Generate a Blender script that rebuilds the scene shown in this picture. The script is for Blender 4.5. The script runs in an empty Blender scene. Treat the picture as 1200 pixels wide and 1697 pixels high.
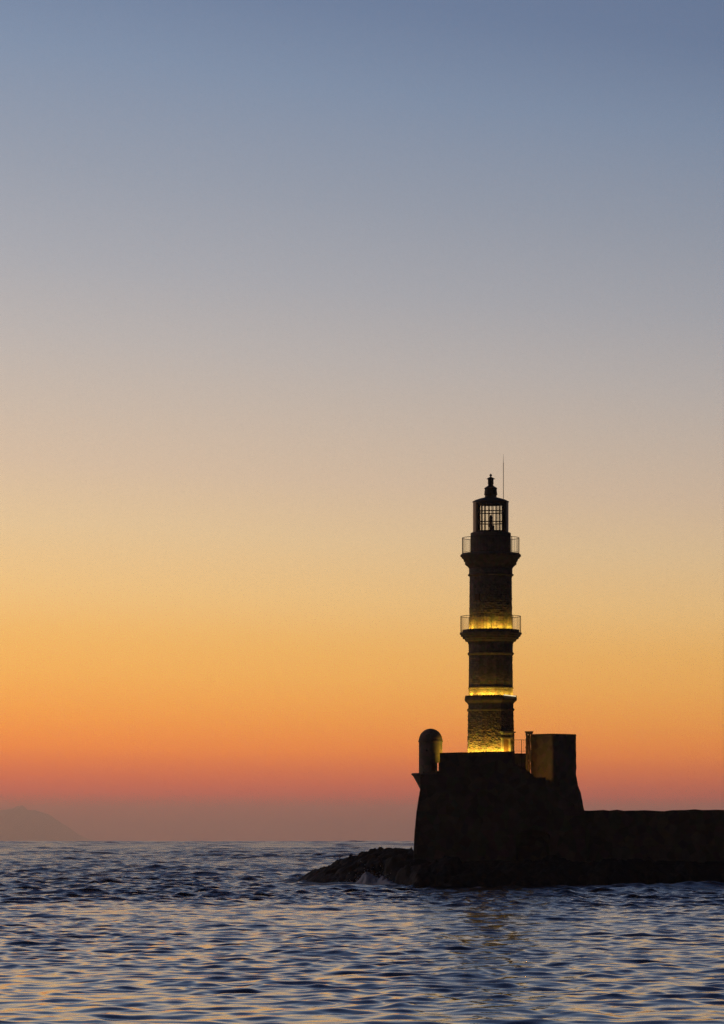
import bpy, bmesh, math, random
import numpy as np
from mathutils import Vector

# ------------------------------------------------------------------ camera, sky, exposure
S = bpy.context.scene
COL = S.collection
R = math.radians
F = 6000.0            # focal length in photo pixels (1200 x 1697)
HOR = 1388.0          # row at eye level; the sea's own horizon dips 6 rows below it
EYE = 3.25            # eye height above the water


def at(x, y, Y):
    """a point of the place, Y metres out, that lies on the line of sight x, y"""
    return ((x - 600.0) * Y / F, Y, EYE + (HOR - y) * Y / F)


cd = bpy.data.cameras.new('camera')
cam = bpy.data.objects.new('camera', cd)
COL.objects.link(cam)
cam.location = (0, 0, EYE)
cam.rotation_euler = (R(90), 0, 0)
cd.sensor_fit = 'VERTICAL'
cd.sensor_height = 36.0
cd.lens = F / 1697.0 * 36.0
EARTH = 6.371e6       # radius: the sea curves away
cd.shift_y = (HOR - 848.5) / 1697.0
cd.clip_start = 0.5
cd.clip_end = 120000.0
S.camera = cam

S.view_settings.view_transform = 'Standard'
S.view_settings.look = 'None'
S.view_settings.exposure = 0.0
S.view_settings.gamma = 1.0
S.view_settings.use_curve_mapping = False
S.cycles.use_denoising = True
S.cycles.denoising_prefilter = 'NONE'
S.cycles.use_adaptive_sampling = False
S.cycles.max_bounces = 6
S.cycles.diffuse_bounces = 3
S.cycles.glossy_bounces = 3
S.cycles.volume_bounces = 3
S.cycles.sample_clamp_indirect = 4.0
S.cycles.blur_glossy = 0.3


def lin(c):
    c = c / 255.0
    return c / 12.92 if c <= 0.04045 else ((c + 0.055) / 1.055) ** 2.4


def srgb(r, g, b):
    return (lin(r), lin(g), lin(b), 1.0)


SUN_EL, SUN_AZ = R(-2.0), R(-9.0)
W = bpy.data.worlds.new('World')
S.world = W
W.use_nodes = True
wn, wl = W.node_tree.nodes, W.node_tree.links
wn.clear()


def wmath(op, a, b=None, clamp=False):
    n = wn.new('ShaderNodeMath')
    n.operation = op
    n.use_clamp = clamp
    for i, v in enumerate((a, b)):
        if v is None:
            continue
        if isinstance(v, (int, float)):
            n.inputs[i].default_value = v
        else:
            wl.new(v, n.inputs[i])
    return n.outputs[0]


tc = wn.new('ShaderNodeTexCoord')
sx = wn.new('ShaderNodeSeparateXYZ')
wl.new(tc.outputs['Generated'], sx.inputs[0])
# the glow is centred on where the sun went down, a little to the left: the bands dip away from it
skew = wmath('ADD', 1.0, wmath('MULTIPLY', sx.outputs['X'], 0.6))
elev = wmath('MULTIPLY', sx.outputs['Z'], skew, True)
ramp = wn.new('ShaderNodeValToRGB')
wl.new(elev, ramp.inputs[0])
# dusk sky by elevation: (row of the photo the elevation corresponds to, colour)
STOPS = [(1394, 135.1, 53.8, 60.2), (1355, 148.6, 46.5, 47.7), (1320, 274.6, 68.0, 19.1), (1285, 284.6, 118.1, 7.1), (1245, 295.0, 156.8, 11.4),
         (1190, 281.7, 179.5, 56.4), (1130, 270.8, 192.5, 83.0), (1070, 261.5, 197.3, 100.5), (1000, 252.4, 204.7, 130.4), (900, 235.7, 202.9, 154.1),
         (800, 218.3, 193.1, 165.4), (700, 203.0, 187.0, 171.8), (600, 187.6, 180.7, 176.9), (480, 168.6, 170.2, 176.9), (330, 148.9, 157.6, 172.8),
         (150, 126.9, 144.6, 170.5), (0, 107.6, 127.4, 158.8)]
UP = [(0.30, 84, 104, 142), (0.45, 52, 70, 112), (0.70, 30, 42, 76), (1.0, 18, 26, 54)]
els = ramp.color_ramp.elements
pts = []
for y, r, g, b in STOPS:
    t = max(0.0, (HOR - y) / F)
    pts.append((t / math.sqrt(1 + t * t), srgb(r, g, b)))
pts += [(p, srgb(r, g, b)) for p, r, g, b in UP]
while len(els) < len(pts):
    els.new(1.0)
for e, (p, c) in zip(els, pts):
    e.position, e.color = p, c
# darker towards the east, behind the camera
back = wmath('POWER', wmath('ADD', wmath('MULTIPLY', sx.outputs['Y'], 0.5), 0.5), 2.2)
side = wmath('SUBTRACT', 1.0, wmath('MULTIPLY', sx.outputs['X'], 0.6))
dim = wmath('MULTIPLY', wmath('ADD', wmath('MULTIPLY', back, 0.945), 0.055), side)
mul = wn.new('ShaderNodeVectorMath')
mul.operation = 'SCALE'
wl.new(ramp.outputs[0], mul.inputs[0])
wl.new(dim, mul.inputs['Scale'])
sky = wn.new('ShaderNodeTexSky')
sky.sky_type = 'NISHITA'
sky.sun_disc = False
sky.sun_elevation = SUN_EL
sky.sun_rotation = SUN_AZ
skys = wn.new('ShaderNodeVectorMath')
skys.operation = 'SCALE'
skys.inputs['Scale'].default_value = 0.02
wl.new(sky.outputs[0], skys.inputs[0])
addn = wn.new('ShaderNodeVectorMath')
addn.operation = 'ADD'
wl.new(mul.outputs[0], addn.inputs[0])
wl.new(skys.outputs[0], addn.inputs[1])
bg = wn.new('ShaderNodeBackground')
wl.new(addn.outputs[0], bg.inputs['Color'])
bg.inputs['Strength'].default_value = 1.0
wo = wn.new('ShaderNodeOutputWorld')
wl.new(bg.outputs[0], wo.inputs['Surface'])
W.cycles.sampling_method = 'MANUAL'
W.cycles.sample_map_resolution = 2048

# ------------------------------------------------------------------ noise in numpy
rng = np.random.default_rng(7)
random.seed(7)


def hash3(i, j, k, seed=0):
    h = (i.astype(np.int64) * 374761393 + j.astype(np.int64) * 668265263 + k.astype(np.int64) * 2147483647 + seed * 974634777) & 0xffffffff
    h = ((h ^ (h >> 13)) * 1274126177) & 0xffffffff
    h = ((h ^ (h >> 16)) * 2246822519) & 0xffffffff
    return ((h ^ (h >> 15)) & 0xffffff) / float(0xffffff)


def vnoise(x, y, z=None, seed=0):
    if z is None:
        z = np.zeros_like(x)
    xi, yi, zi = np.floor(x), np.floor(y), np.floor(z)
    fx, fy, fz = x - xi, y - yi, z - zi
    fx, fy, fz = (f * f * f * (f * (f * 6 - 15) + 10) for f in (fx, fy, fz))
    r = 0
    for a in (0, 1):
        for b in (0, 1):
            for c in (0, 1):
                w = (fx if a else 1 - fx) * (fy if b else 1 - fy) * (fz if c else 1 - fz)
                r = r + w * hash3(xi + a, yi + b, zi + c, seed)
    return r * 2 - 1


def fbm(x, y, z=None, oct=4, seed=0, gain=0.5):
    s, a, f = 0, 1.0, 1.0
    for o in range(oct):
        s = s + a * vnoise(x * f, y * f, None if z is None else z * f, seed + o)
        a *= gain
        f *= 2.03
    return s


def worley(x, y, seed=0):
    """distance to the nearest and second nearest cell point, and the nearest cell's random number"""
    xi, yi = np.floor(x), np.floor(y)
    d1 = np.full(x.shape, 9.0)
    d2 = np.full(x.shape, 9.0)
    cid = np.zeros(x.shape)
    for a in (-1, 0, 1):
        for b in (-1, 0, 1):
            cx, cy = xi + a, yi + b
            z0 = np.zeros_like(cx)
            px = cx + 0.15 + 0.7 * hash3(cx, cy, z0, seed)
            py = cy + 0.15 + 0.7 * hash3(cx, cy, z0 + 1, seed)
            d = np.hypot(px - x, py - y)
            r = hash3(cx, cy, z0 + 2, seed)
            near = d < d1
            d2 = np.where(near, d1, np.minimum(d2, d))
            cid = np.where(near, r, cid)
            d1 = np.where(near, d, d1)
    return d1, d2, cid


# ------------------------------------------------------------------ objects
def tag(o, label=None, cat=None, group=None, kind=None):
    if label:
        o['label'] = label
    if cat:
        o['category'] = cat
    if group:
        o['group'] = group
    if kind:
        o['kind'] = kind
    return o


def empty(name, loc, label, cat, group=None):
    o = bpy.data.objects.new(name, None)
    o.empty_display_size = 0.2
    o.location = loc
    COL.objects.link(o)
    return tag(o, label, cat, group)


def link(name, me, mat, parent=None, smooth=False):
    me.materials.append(mat)
    if smooth:
        me.polygons.foreach_set('use_smooth', [True] * len(me.polygons))
    o = bpy.data.objects.new(name, me)
    COL.objects.link(o)
    if parent:
        o.parent = parent
        p = parent
        off = Vector((0, 0, 0))
        while p:
            off += Vector(p.location)
            p = p.parent
        o.location = -off          # meshes are written in world coordinates
    return o


def grid_mesh(name, P, wrap=False):
    """P: (rows, cols, 3) array -> quad mesh"""
    n, m = P.shape[:2]
    idx = np.arange(n * m).reshape(n, m)
    if wrap:
        idx = np.concatenate([idx, idx[:, :1]], 1)
    q = np.stack([idx[:-1, :-1], idx[:-1, 1:], idx[1:, 1:], idx[1:, :-1]], -1).reshape(-1, 4)
    me = bpy.data.meshes.new(name)
    me.vertices.add(n * m)
    me.vertices.foreach_set('co', P.reshape(-1).astype(np.float32))
    me.loops.add(q.size)
    me.loops.foreach_set('vertex_index', q.reshape(-1).astype(np.int32))
    me.polygons.add(len(q))
    me.polygons.foreach_set('loop_start', np.arange(0, q.size, 4, dtype=np.int32))
    me.update(calc_edges=True)
    return me


class MB:
    """collects shapes into one mesh"""

    def __init__(s):
        s.v, s.f = [], []

    def poly(s, pts):
        i = len(s.v)
        s.v += [tuple(p) for p in pts]
        s.f.append(tuple(range(i, i + len(pts))))

    def box(s, c, size, rz=0.0):
        i = len(s.v)
        ca, sa = math.cos(rz), math.sin(rz)
        for dz in (-.5, .5):
            for dx, dy in ((-.5, -.5), (.5, -.5), (.5, .5), (-.5, .5)):
                x, y = dx * size[0], dy * size[1]
                s.v.append((c[0] + x * ca - y * sa, c[1] + x * sa + y * ca, c[2] + dz * size[2]))
        for f in ((0, 3, 2, 1), (4, 5, 6, 7), (0, 1, 5, 4), (1, 2, 6, 5), (2, 3, 7, 6), (3, 0, 4, 7)):
            s.f.append(tuple(i + k for k in f))

    def bar(s, a, b, r, n=6, r2=None):
        a, b = Vector(a), Vector(b)
        r2 = r if r2 is None else r2
        d = (b - a).normalized()
        u = d.orthogonal().normalized()
        w = d.cross(u)
        i = len(s.v)
        for p, q in ((a, r), (b, r2)):
            for k in range(n):
                t = 2 * math.pi * k / n
                s.v.append(tuple(p + u * math.cos(t) * q + w * math.sin(t) * q))
        for k in range(n):
            s.f.append((i + k, i + (k + 1) % n, i + n + (k + 1) % n, i + n + k))
        s.f.append(tuple(i + n - 1 - k for k in range(n)))
        s.f.append(tuple(i + n + k for k in range(n)))

    def ring(s, c, rad, r, n=64, m=6):
        i = len(s.v)
        for k in range(n):
            t = 2 * math.pi * k / n
            for j in range(m):
                u = 2 * math.pi * j / m
                q = rad + r * math.cos(u)
                s.v.append((c[0] + q * math.cos(t), c[1] + q * math.sin(t), c[2] + r * math.sin(u)))
        for k in range(n):
            for j in range(m):
                a, b = k * m, ((k + 1) % n) * m
                s.f.append((i + a + j, i + b + j, i + b + (j + 1) % m, i + a + (j + 1) % m))

    def lathe(s, c, prof, n=48, sides=None, rot=0.0, cap=True):
        """prof: (z, radius); sides: flat sides of a polygon whose apothem is the radius"""
        i = len(s.v)
        for z, r in prof:
            for k in range(n):
                t = 2 * math.pi * k / n
                s.v.append((c[0] + r * pol(t, sides, rot) * math.cos(t), c[1] + r * pol(t, sides, rot) * math.sin(t), z))
        for p in range(len(prof) - 1):
            for k in range(n):
                a, b = i + p * n, i + (p + 1) * n
                s.f.append((a + k, a + (k + 1) % n, b + (k + 1) % n, b + k))
        if cap:
            s.f.append(tuple(i + n - 1 - k for k in range(n)))
            e = i + (len(prof) - 1) * n
            s.f.append(tuple(e + k for k in range(n)))

    def build(s, name, mat, parent=None, smooth=False):
        me = bpy.data.meshes.new(name)
        me.from_pydata(s.v, [], s.f)
        bm = bmesh.new()
        bm.from_mesh(me)
        bmesh.ops.recalc_face_normals(bm, faces=bm.faces)
        bm.to_mesh(me)
        bm.free()
        return link(name, me, mat, parent, smooth)


def pol(t, sides, rot=0.0):
    if not sides:
        return 1.0
    w = 2 * math.pi / sides
    a = (t + rot + math.pi / 2 + w / 2) % w - w / 2     # a flat side faces -Y
    return 1.0 / math.cos(a)


# ------------------------------------------------------------------ materials
def new_mat(name):
    m = bpy.data.materials.new(name)
    m.use_nodes = True
    nt = m.node_tree
    b = nt.nodes['Principled BSDF']
    return m, nt, b


def nnode(nt, kind, **kw):
    n = nt.nodes.new(kind)
    for k, v in kw.items():
        if k in n.inputs:
            n.inputs[k].default_value = v
        else:
            setattr(n, k, v)
    return n


def stone(name, c1, c2, scale=1.5, bump=0.5, bscale=9.0, rough=0.9, dist=0.03, courses=None):
    m, nt, b = new_mat(name)
    L = nt.links
    tcn = nnode(nt, 'ShaderNodeTexCoord')
    n1 = nnode(nt, 'ShaderNodeTexNoise', Scale=scale, Detail=6.0, Roughness=0.65)
    n2 = nnode(nt, 'ShaderNodeTexNoise', Scale=bscale, Detail=8.0, Roughness=0.7)
    v = nnode(nt, 'ShaderNodeTexVoronoi', Scale=bscale * 0.35)
    for n in (n1, n2, v):
        L.new(tcn.outputs['Object'], n.inputs['Vector'])
    r = nnode(nt, 'ShaderNodeValToRGB')
    r.color_ramp.elements[0].color = (*c1, 1)
    r.color_ramp.elements[1].color = (*c2, 1)
    r.color_ramp.elements[0].position = 0.3
    r.color_ramp.elements[1].position = 0.7
    L.new(n1.outputs['Fac'], r.inputs[0])
    mx = nnode(nt, 'ShaderNodeMix', data_type='RGBA', blend_type='MULTIPLY')
    mx.inputs[0].default_value = 0.45
    L.new(r.outputs[0], mx.inputs[6])
    L.new(v.outputs['Color'], mx.inputs[7])
    hs = nnode(nt, 'ShaderNodeHueSaturation', Saturation=0.55)
    L.new(mx.outputs[2], hs.inputs['Color'])
    L.new(hs.outputs[0], b.inputs['Base Color'])
    b.inputs['Roughness'].default_value = rough
    b.inputs['Specular IOR Level'].default_value = 0.25
    bp = nnode(nt, 'ShaderNodeBump', Strength=bump, Distance=dist)
    h = n2.outputs['Fac']
    if courses:
        br = nnode(nt, 'ShaderNodeTexBrick', Scale=1.0)
        br.inputs['Brick Width'].default_value = courses[0]
        br.inputs['Row Height'].default_value = courses[1]
        br.inputs['Mortar Size'].default_value = 0.02
        br.inputs['Mortar Smooth'].default_value = 0.5
        mp = nnode(nt, 'ShaderNodeMapping')
        mp.inputs['Rotation'].default_value = (R(90), 0, 0)
        L.new(tcn.outputs['Object'], mp.inputs[0])
        L.new(mp.outputs[0], br.inputs[0])
        ad = nnode(nt, 'ShaderNodeMath', operation='SUBTRACT')
        L.new(n2.outputs['Fac'], ad.inputs[0])
        L.new(br.outputs['Fac'], ad.inputs[1])
        h = ad.outputs[0]
    L.new(h, bp.inputs['Height'])
    L.new(bp.outputs[0], b.inputs['Normal'])
    return m


M = {}
M['tower_stone'] = stone('tower_stone', (.20, .155, .105), (.31, .25, .175), 2.2, .6, 14, dist=.02)
M['moulding'] = stone('moulding_stone', (.20, .165, .12), (.28, .23, .17), 3, .5, 12, dist=.015)
M['dressed'] = stone('dressed_stone', (.52, .45, .33), (.62, .55, .42), 3, .3, 12, dist=.01)
M['fort'] = stone('fort_stone', (.15, .125, .095), (.23, .19, .145), .9, .8, 5, dist=.05, courses=(.8, .38))
M['turret'] = stone('turret_plaster', (.26, .21, .15), (.36, .30, .22), 2.0, .5, 9, dist=.02)
M['block'] = stone('block_plaster', (.24, .19, .13), (.33, .27, .19), 1.6, .6, 7, dist=.03)
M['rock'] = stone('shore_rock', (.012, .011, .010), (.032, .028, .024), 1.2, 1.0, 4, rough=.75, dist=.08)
M['far_land'] = stone('far_land', (.06, .065, .05), (.11, .10, .08), .002, .3, .01, dist=5)


def simple(name, col, rough=.6, metal=0.0, noise=6.0):
    m, nt, b = new_mat(name)
    n = nnode(nt, 'ShaderNodeTexNoise', Scale=noise, Detail=5.0)
    t = nnode(nt, 'ShaderNodeTexCoord')
    nt.links.new(t.outputs['Object'], n.inputs['Vector'])
    r = nnode(nt, 'ShaderNodeValToRGB')
    r.color_ramp.elements[0].color = (*[c * .75 for c in col], 1)
    r.color_ramp.elements[1].color = (*[min(1, c * 1.2) for c in col], 1)
    nt.links.new(n.outputs['Fac'], r.inputs[0])
    nt.links.new(r.outputs[0], b.inputs['Base Color'])
    b.inputs['Roughness'].default_value = rough
    b.inputs['Metallic'].default_value = metal
    return m


M['iron'] = simple('painted_iron', (.035, .035, .035), .6)
M['panel'] = simple('lantern_panel', (.42, .38, .35), .45)
M['rail'] = simple('rail_metal', (.10, .08, .06), .5, .4)
M['wood'] = simple('door_wood', (.16, .09, .04), .7)
M['white'] = simple('white_enamel', (.75, .73, .68), .4)
M['lens'] = simple('lens_brass', (.12, .06, .03), .35, .5)

m, nt, b = new_mat('lantern_glass')
nt.nodes.remove(b)
lw = nnode(nt, 'ShaderNodeFresnel', IOR=1.5)
tr = nnode(nt, 'ShaderNodeBsdfTransparent')
tr.inputs[0].default_value = (.93, .92, .88, 1)
gl = nnode(nt, 'ShaderNodeBsdfGlossy', Roughness=.03)
mx = nnode(nt, 'ShaderNodeMixShader')
nt.links.new(lw.outputs[0], mx.inputs[0])
nt.links.new(tr.outputs[0], mx.inputs[1])
nt.links.new(gl.outputs[0], mx.inputs[2])
nt.links.new(mx.outputs[0], nt.nodes['Material Output'].inputs['Surface'])
M['glass'] = m

m, nt, b = new_mat('lit_tube')
b.inputs['Base Color'].default_value = (.8, .7, .5, 1)
b.inputs['Emission Color'].default_value = (1, .82, .5, 1)
b.inputs['Emission Strength'].default_value = 0.9
M['tube'] = m

# water
m, nt, b = new_mat('sea_water')
L = nt.links
b.inputs['IOR'].default_value = 1.333
b.inputs['Roughness'].default_value = 0.06
t = nnode(nt, 'ShaderNodeTexCoord')
hs = []
for sc, det, st in (((1.3, 2.2, 1), 3.0, 1.0), ((4.2, 7.0, 1), 3.0, .33)):
    mp = nnode(nt, 'ShaderNodeMapping')
    mp.inputs['Scale'].default_value = sc
    mp.inputs['Rotation'].default_value = (0, 0, R(8 if st == 1 else -14))
    n = nnode(nt, 'ShaderNodeTexNoise', Scale=1.0, Detail=det, Roughness=.55, Distortion=.4)
    L.new(t.outputs['Object'], mp.inputs[0])
    L.new(mp.outputs[0], n.inputs['Vector'])
    k = nnode(nt, 'ShaderNodeMath', operation='MULTIPLY')
    k.inputs[1].default_value = st
    L.new(n.outputs['Fac'], k.inputs[0])
    hs.append(k.outputs[0])
ad = nnode(nt, 'ShaderNodeMath', operation='ADD')
L.new(hs[0], ad.inputs[0])
L.new(hs[1], ad.inputs[1])
bp = nnode(nt, 'ShaderNodeBump', Strength=1.0, Distance=0.014)
bd = nnode(nt, 'ShaderNodeMath', operation='MULTIPLY_ADD')
ub = nnode(nt, 'ShaderNodeAttribute', attribute_name='unresolved')
L.new(ub.outputs['Fac'], bd.inputs[0])
bd.inputs[1].default_value = .11
bd.inputs[2].default_value = .007
L.new(bd.outputs[0], bp.inputs['Distance'])
L.new(ad.outputs[0], bp.inputs['Height'])
L.new(bp.outputs[0], b.inputs['Normal'])
fa = nnode(nt, 'ShaderNodeAttribute', attribute_name='foam')
fn = nnode(nt, 'ShaderNodeTexNoise', Scale=1.7, Detail=8.0, Roughness=.7)
L.new(t.outputs['Object'], fn.inputs['Vector'])
fm = nnode(nt, 'ShaderNodeMath', operation='SUBTRACT')
L.new(fa.outputs['Fac'], fm.inputs[0])
L.new(fn.outputs['Fac'], fm.inputs[1])
fk = nnode(nt, 'ShaderNodeMath', operation='MULTIPLY', use_clamp=True)
fk.inputs[1].default_value = 5.0
L.new(fm.outputs[0], fk.inputs[0])
cm = nnode(nt, 'ShaderNodeMix', data_type='RGBA')
cm.inputs[6].default_value = (.004, .009, .016, 1)
cm.inputs[7].default_value = (.6, .63, .66, 1)
L.new(fk.outputs[0], cm.inputs[0])
L.new(cm.outputs[2], b.inputs['Base Color'])
rm = nnode(nt, 'ShaderNodeMapRange')
ua = nnode(nt, 'ShaderNodeAttribute', attribute_name='unresolved')
um = nnode(nt, 'ShaderNodeMath', operation='MULTIPLY_ADD')
um.inputs[1].default_value = .16
um.inputs[2].default_value = .03
L.new(ua.outputs['Fac'], um.inputs[0])
L.new(um.outputs[0], rm.inputs['To Min'])
rm.inputs['To Max'].default_value = 0.9
L.new(fk.outputs[0], rm.inputs['Value'])
L.new(rm.outputs[0], b.inputs['Roughness'])
M['water'] = m

m, nt, b = new_mat('foam')
b.inputs['Base Color'].default_value = (.66, .69, .74, 1)
b.inputs['Roughness'].default_value = 0.85
fn = nnode(nt, 'ShaderNodeTexNoise', Scale=6.0, Detail=8.0)
bp = nnode(nt, 'ShaderNodeBump', Strength=.8, Distance=.06)
nt.links.new(fn.outputs['Fac'], bp.inputs['Height'])
nt.links.new(bp.outputs[0], b.inputs['Normal'])
M['foam'] = m

# ------------------------------------------------------------------ rocky shore (needed first: the foam on the sea follows it)
# spine points: (x px, y px of the crest, distance Y, half width in metres)
SPINE = [(492, 1462, 282, 1.6), (524, 1457, 279, 2.2), (546, 1447, 275, 3.0), (566, 1430, 270, 4.0), (597, 1421, 265, 5.0),
         (645, 1412, 257, 6.5), (700, 1410, 250, 8.0)]
SP = []
for x, y, Y, w in SPINE:
    p = at(x, y, Y)
    SP.append((p[0], p[1], p[2], w))
K = 244.0 / F


def rock_height(X, Y):
    h = np.full(X.shape, -3.0)
    for (x0, y0, h0, w0), (x1, y1, h1, w1) in zip(SP[:-1], SP[1:]):
        dx, dy = x1 - x0, y1 - y0
        t = np.clip(((X - x0) * dx + (Y - y0) * dy) / (dx * dx + dy * dy), 0, 1)
        d = np.hypot(X - x0 - t * dx, Y - y0 - t * dy)
        hh, ww = h0 + t * (h1 - h0), w0 + t * (w1 - w0)
        h = np.maximum(h, (hh + 0.35) * (1 - (d / ww) ** 1.35) - 0.35)
    # the shelf the walls stand on, falling to the water in front of them
    edge = np.interp(X, [1.5, 3.6, 9.0, 14.0, 30.0, 60.0], [243.0, 237.6, 236.9, 238.6, 240.8, 241.5])
    wall = np.interp(X, [1.5, 3.6, 60.0], [247.0, 243.6, 244.6])
    u = np.clip((Y - edge) / (wall - edge), -2, 1)
    shelf = np.where(u > 0, np.minimum(1.9 * np.minimum(u * 1.45, 1.0) ** .75, 1.6), 2.2 * u)
    shelf = np.where((X > 1.5) & (Y < 262), shelf, -3.0)
    h = np.maximum(h, shelf)
    d1, d2, c = worley(X / 1.5, Y / 1.7, 3)
    e1, e2, cc = worley(X / .55 + 9, Y / .6, 5)
    rough = (c - .5) * .55 - .55 * np.clip(.16 - (d2 - d1), 0, 1) * 2 + (cc - .5) * .22 - .3 * np.clip(.14 - (e2 - e1), 0, 1)
    rough = rough + .3 * fbm(X * .8, Y * .8, None, 5, 11, .6)
    fade = np.clip((h + 1.2) / 1.0, 0, 1)
    nf = np.where((X > 3.5) & (u > .85), .25, .8) * np.clip((X + 6) / 5.5, .3, 1)
    return h + rough * fade * nf


gx = np.arange(-7.5, 52.0, 0.13)
gy = np.arange(234.0, 286.5, 0.13)
GX, GY = np.meshgrid(gx, gy)
# leave the ground under the fort flat
HZ = rock_height(GX, GY)
me = grid_mesh('rocky_shore', np.stack([GX, GY, np.maximum(HZ, -0.9)], -1))
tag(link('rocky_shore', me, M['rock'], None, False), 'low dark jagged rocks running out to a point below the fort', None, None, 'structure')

# ------------------------------------------------------------------ sea
AZ = 8.0
cols = np.radians(np.linspace(-AZ, AZ, 720))
rows, ratio = [46.0], []
while rows[-1] < 9000:
    ratio.append(.0010 if rows[-1] < 320 else (.0012 if rows[-1] < 1200 else .0018))
    rows.append(rows[-1] * (1 + ratio[-1]))
rows, ratio = np.array(rows), np.array(ratio + ratio[-1:])
nw = 190
half, swell = 75, 150                       # the first half is harbour chop, the second the rougher open sea
lam = np.concatenate([np.exp(rng.uniform(math.log(0.42), math.log(2.6), half)), np.exp(rng.uniform(math.log(1.1), math.log(13.0), swell - half)),
                      np.exp(rng.uniform(math.log(9.0), math.log(34.0), nw - swell))])
kk = 2 * np.pi / lam
theta = R(-90) + np.concatenate([rng.normal(0, 0.8, half), rng.normal(.1, 0.6, nw - half)])
theta[swell:] = R(-84) + rng.normal(0, .45, nw - swell)     # running towards the harbour
kx, ky = kk * np.cos(theta), kk * np.sin(theta)
ph = rng.uniform(0, 2 * np.pi, nw)
amp = 1.0 / math.sqrt(half / 2.0) / kk * np.clip(lam / .8, .45, 1)
PP = np.zeros((len(rows), len(cols), 3), np.float32)
FO = np.zeros((len(rows), len(cols)), np.float32)
FR = np.zeros((len(rows), len(cols)), np.float32)
CH = 120
for r0 in range(0, len(rows), CH):
    rr = rows[r0:r0 + CH][:, None]
    X = (rr * np.sin(cols)[None]).astype(np.float64)
    Y = (rr * np.cos(cols)[None]).astype(np.float64)
    gust = np.clip(1.0 + .4 * fbm(X / 14 + 3, Y / 40, None, 3, 21), .6, 1.7)
    gust2 = np.clip(1.0 + .55 * fbm(X / 30 + 9, Y / 150, None, 3, 27), .4, 1.8)
    open_ = np.clip((Y - 60) / 190, 0, 1)
    open_ = open_ * open_ * (3 - 2 * open_)
    s_chop = (.10 + .095 * open_) * gust
    s_far = .13 * np.clip((Y - 500) / 2200, 0, 1) * gust2
    s_sea = (.022 + .108 * open_) * gust2
    sp = rr[:, :1] * ratio[r0:r0 + CH][:, None]
    dz = np.zeros_like(X)
    dxx = np.zeros_like(X)
    dyy = np.zeros_like(X)
    lost = np.zeros_like(rr)
    for i in range(nw):
        att = np.clip((lam[i] / sp - 2.0) / 2.0, 0, 1)
        lost = lost + (1 - att) / nw
        if att.max() <= 0:
            continue
        a = amp[i] * att * (s_chop if i < half else s_sea if i < swell else s_far)
        p = (kx[i] * X + ky[i] * Y + ph[i]).astype(np.float32)
        sn, cs = np.sin(p), np.cos(p)
        dz += a * cs
        dxx -= a * (kx[i] / kk[i]) * sn
        dyy -= a * (ky[i] / kk[i]) * sn
    fade = np.clip((8900 - rr) / 1500, 0, 1)
    PP[r0:r0 + CH, :, 0] = X + 1.05 * dxx * fade
    PP[r0:r0 + CH, :, 1] = Y + 1.05 * dyy * fade
    PP[r0:r0 + CH, :, 2] = dz * fade
    FR[r0:r0 + CH] = np.clip(lost + .28 * open_, 0, 1)
    msk = (Y > 230) & (Y < 292) & (X > -12) & (X < 55)
    if msk.any():
        hz = np.full(X.shape, -3.0)
        for ox, oy in ((0, 0), (0, 1.6), (1.2, .8), (-.8, 1.0), (.5, 3.2), (.9, 5.0), (1.5, 7.0)):
            hz[msk] = np.maximum(hz[msk], rock_height(X[msk] + ox, Y[msk] + oy))
        left = np.clip((7.0 - X) / 5.0, .35, 1)
        FO[r0:r0 + CH] = np.clip((hz + .9) / 1.6, 0, .62) * left
# outer rings of flat sea out to the horizon, and the water round and behind the viewer
v = [PP.reshape(-1, 3)]
n, mcol = PP.shape[:2]
idx = np.arange(n * mcol).reshape(n, mcol)
quads = [np.stack([idx[:-1, :-1], idx[:-1, 1:], idx[1:, 1:], idx[1:, :-1]], -1).reshape(-1, 4)]
base = n * mcol
far = np.array([rows[-1], 12000, 16000, 20000, 26000.0])
c2 = np.radians(np.linspace(-AZ, AZ, 33))
A = np.stack([far[:, None] * np.sin(c2)[None], far[:, None] * np.cos(c2)[None], np.zeros((len(far), len(c2)))], -1)
j = np.arange(A.shape[0] * A.shape[1]).reshape(A.shape[:2]) + base
quads.append(np.stack([j[:-1, :-1], j[:-1, 1:], j[1:, 1:], j[1:, :-1]], -1).reshape(-1, 4))
v.append(A.reshape(-1, 3))
base += A.shape[0] * A.shape[1]
rad3 = np.array([3.0, 46.0, 300.0, 2000.0, rows[-1], 12000.0, 26000.0])
c3 = np.radians(np.linspace(AZ, 360 - AZ, 60))
A = np.stack([rad3[:, None] * np.sin(c3)[None], rad3[:, None] * np.cos(c3)[None], np.zeros((len(rad3), len(c3)))], -1)
j = np.arange(A.shape[0] * A.shape[1]).reshape(A.shape[:2]) + base
quads.append(np.stack([j[:-1, :-1], j[:-1, 1:], j[1:, 1:], j[1:, :-1]], -1).reshape(-1, 4))
v.append(A.reshape(-1, 3))
base += A.shape[0] * A.shape[1]
rad4 = np.array([3.0, 46.0])
A = np.stack([rad4[:, None] * np.sin(c2)[None], rad4[:, None] * np.cos(c2)[None], np.zeros((2, len(c2)))], -1)
j = np.arange(A.shape[0] * A.shape[1]).reshape(A.shape[:2]) + base
quads.append(np.stack([j[:-1, :-1], j[:-1, 1:], j[1:, 1:], j[1:, :-1]], -1).reshape(-1, 4))
v.append(A.reshape(-1, 3))
V = np.concatenate(v).astype(np.float32)
V[:, 2] -= (V[:, 0] ** 2 + V[:, 1] ** 2) / (2 * EARTH)
Q = np.concatenate(quads)[:, ::-1]
me = bpy.data.meshes.new('sea')
me.vertices.add(len(V))
me.vertices.foreach_set('co', V.reshape(-1))
me.loops.add(Q.size)
me.loops.foreach_set('vertex_index', Q.reshape(-1).astype(np.int32))
me.polygons.add(len(Q))
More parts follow.
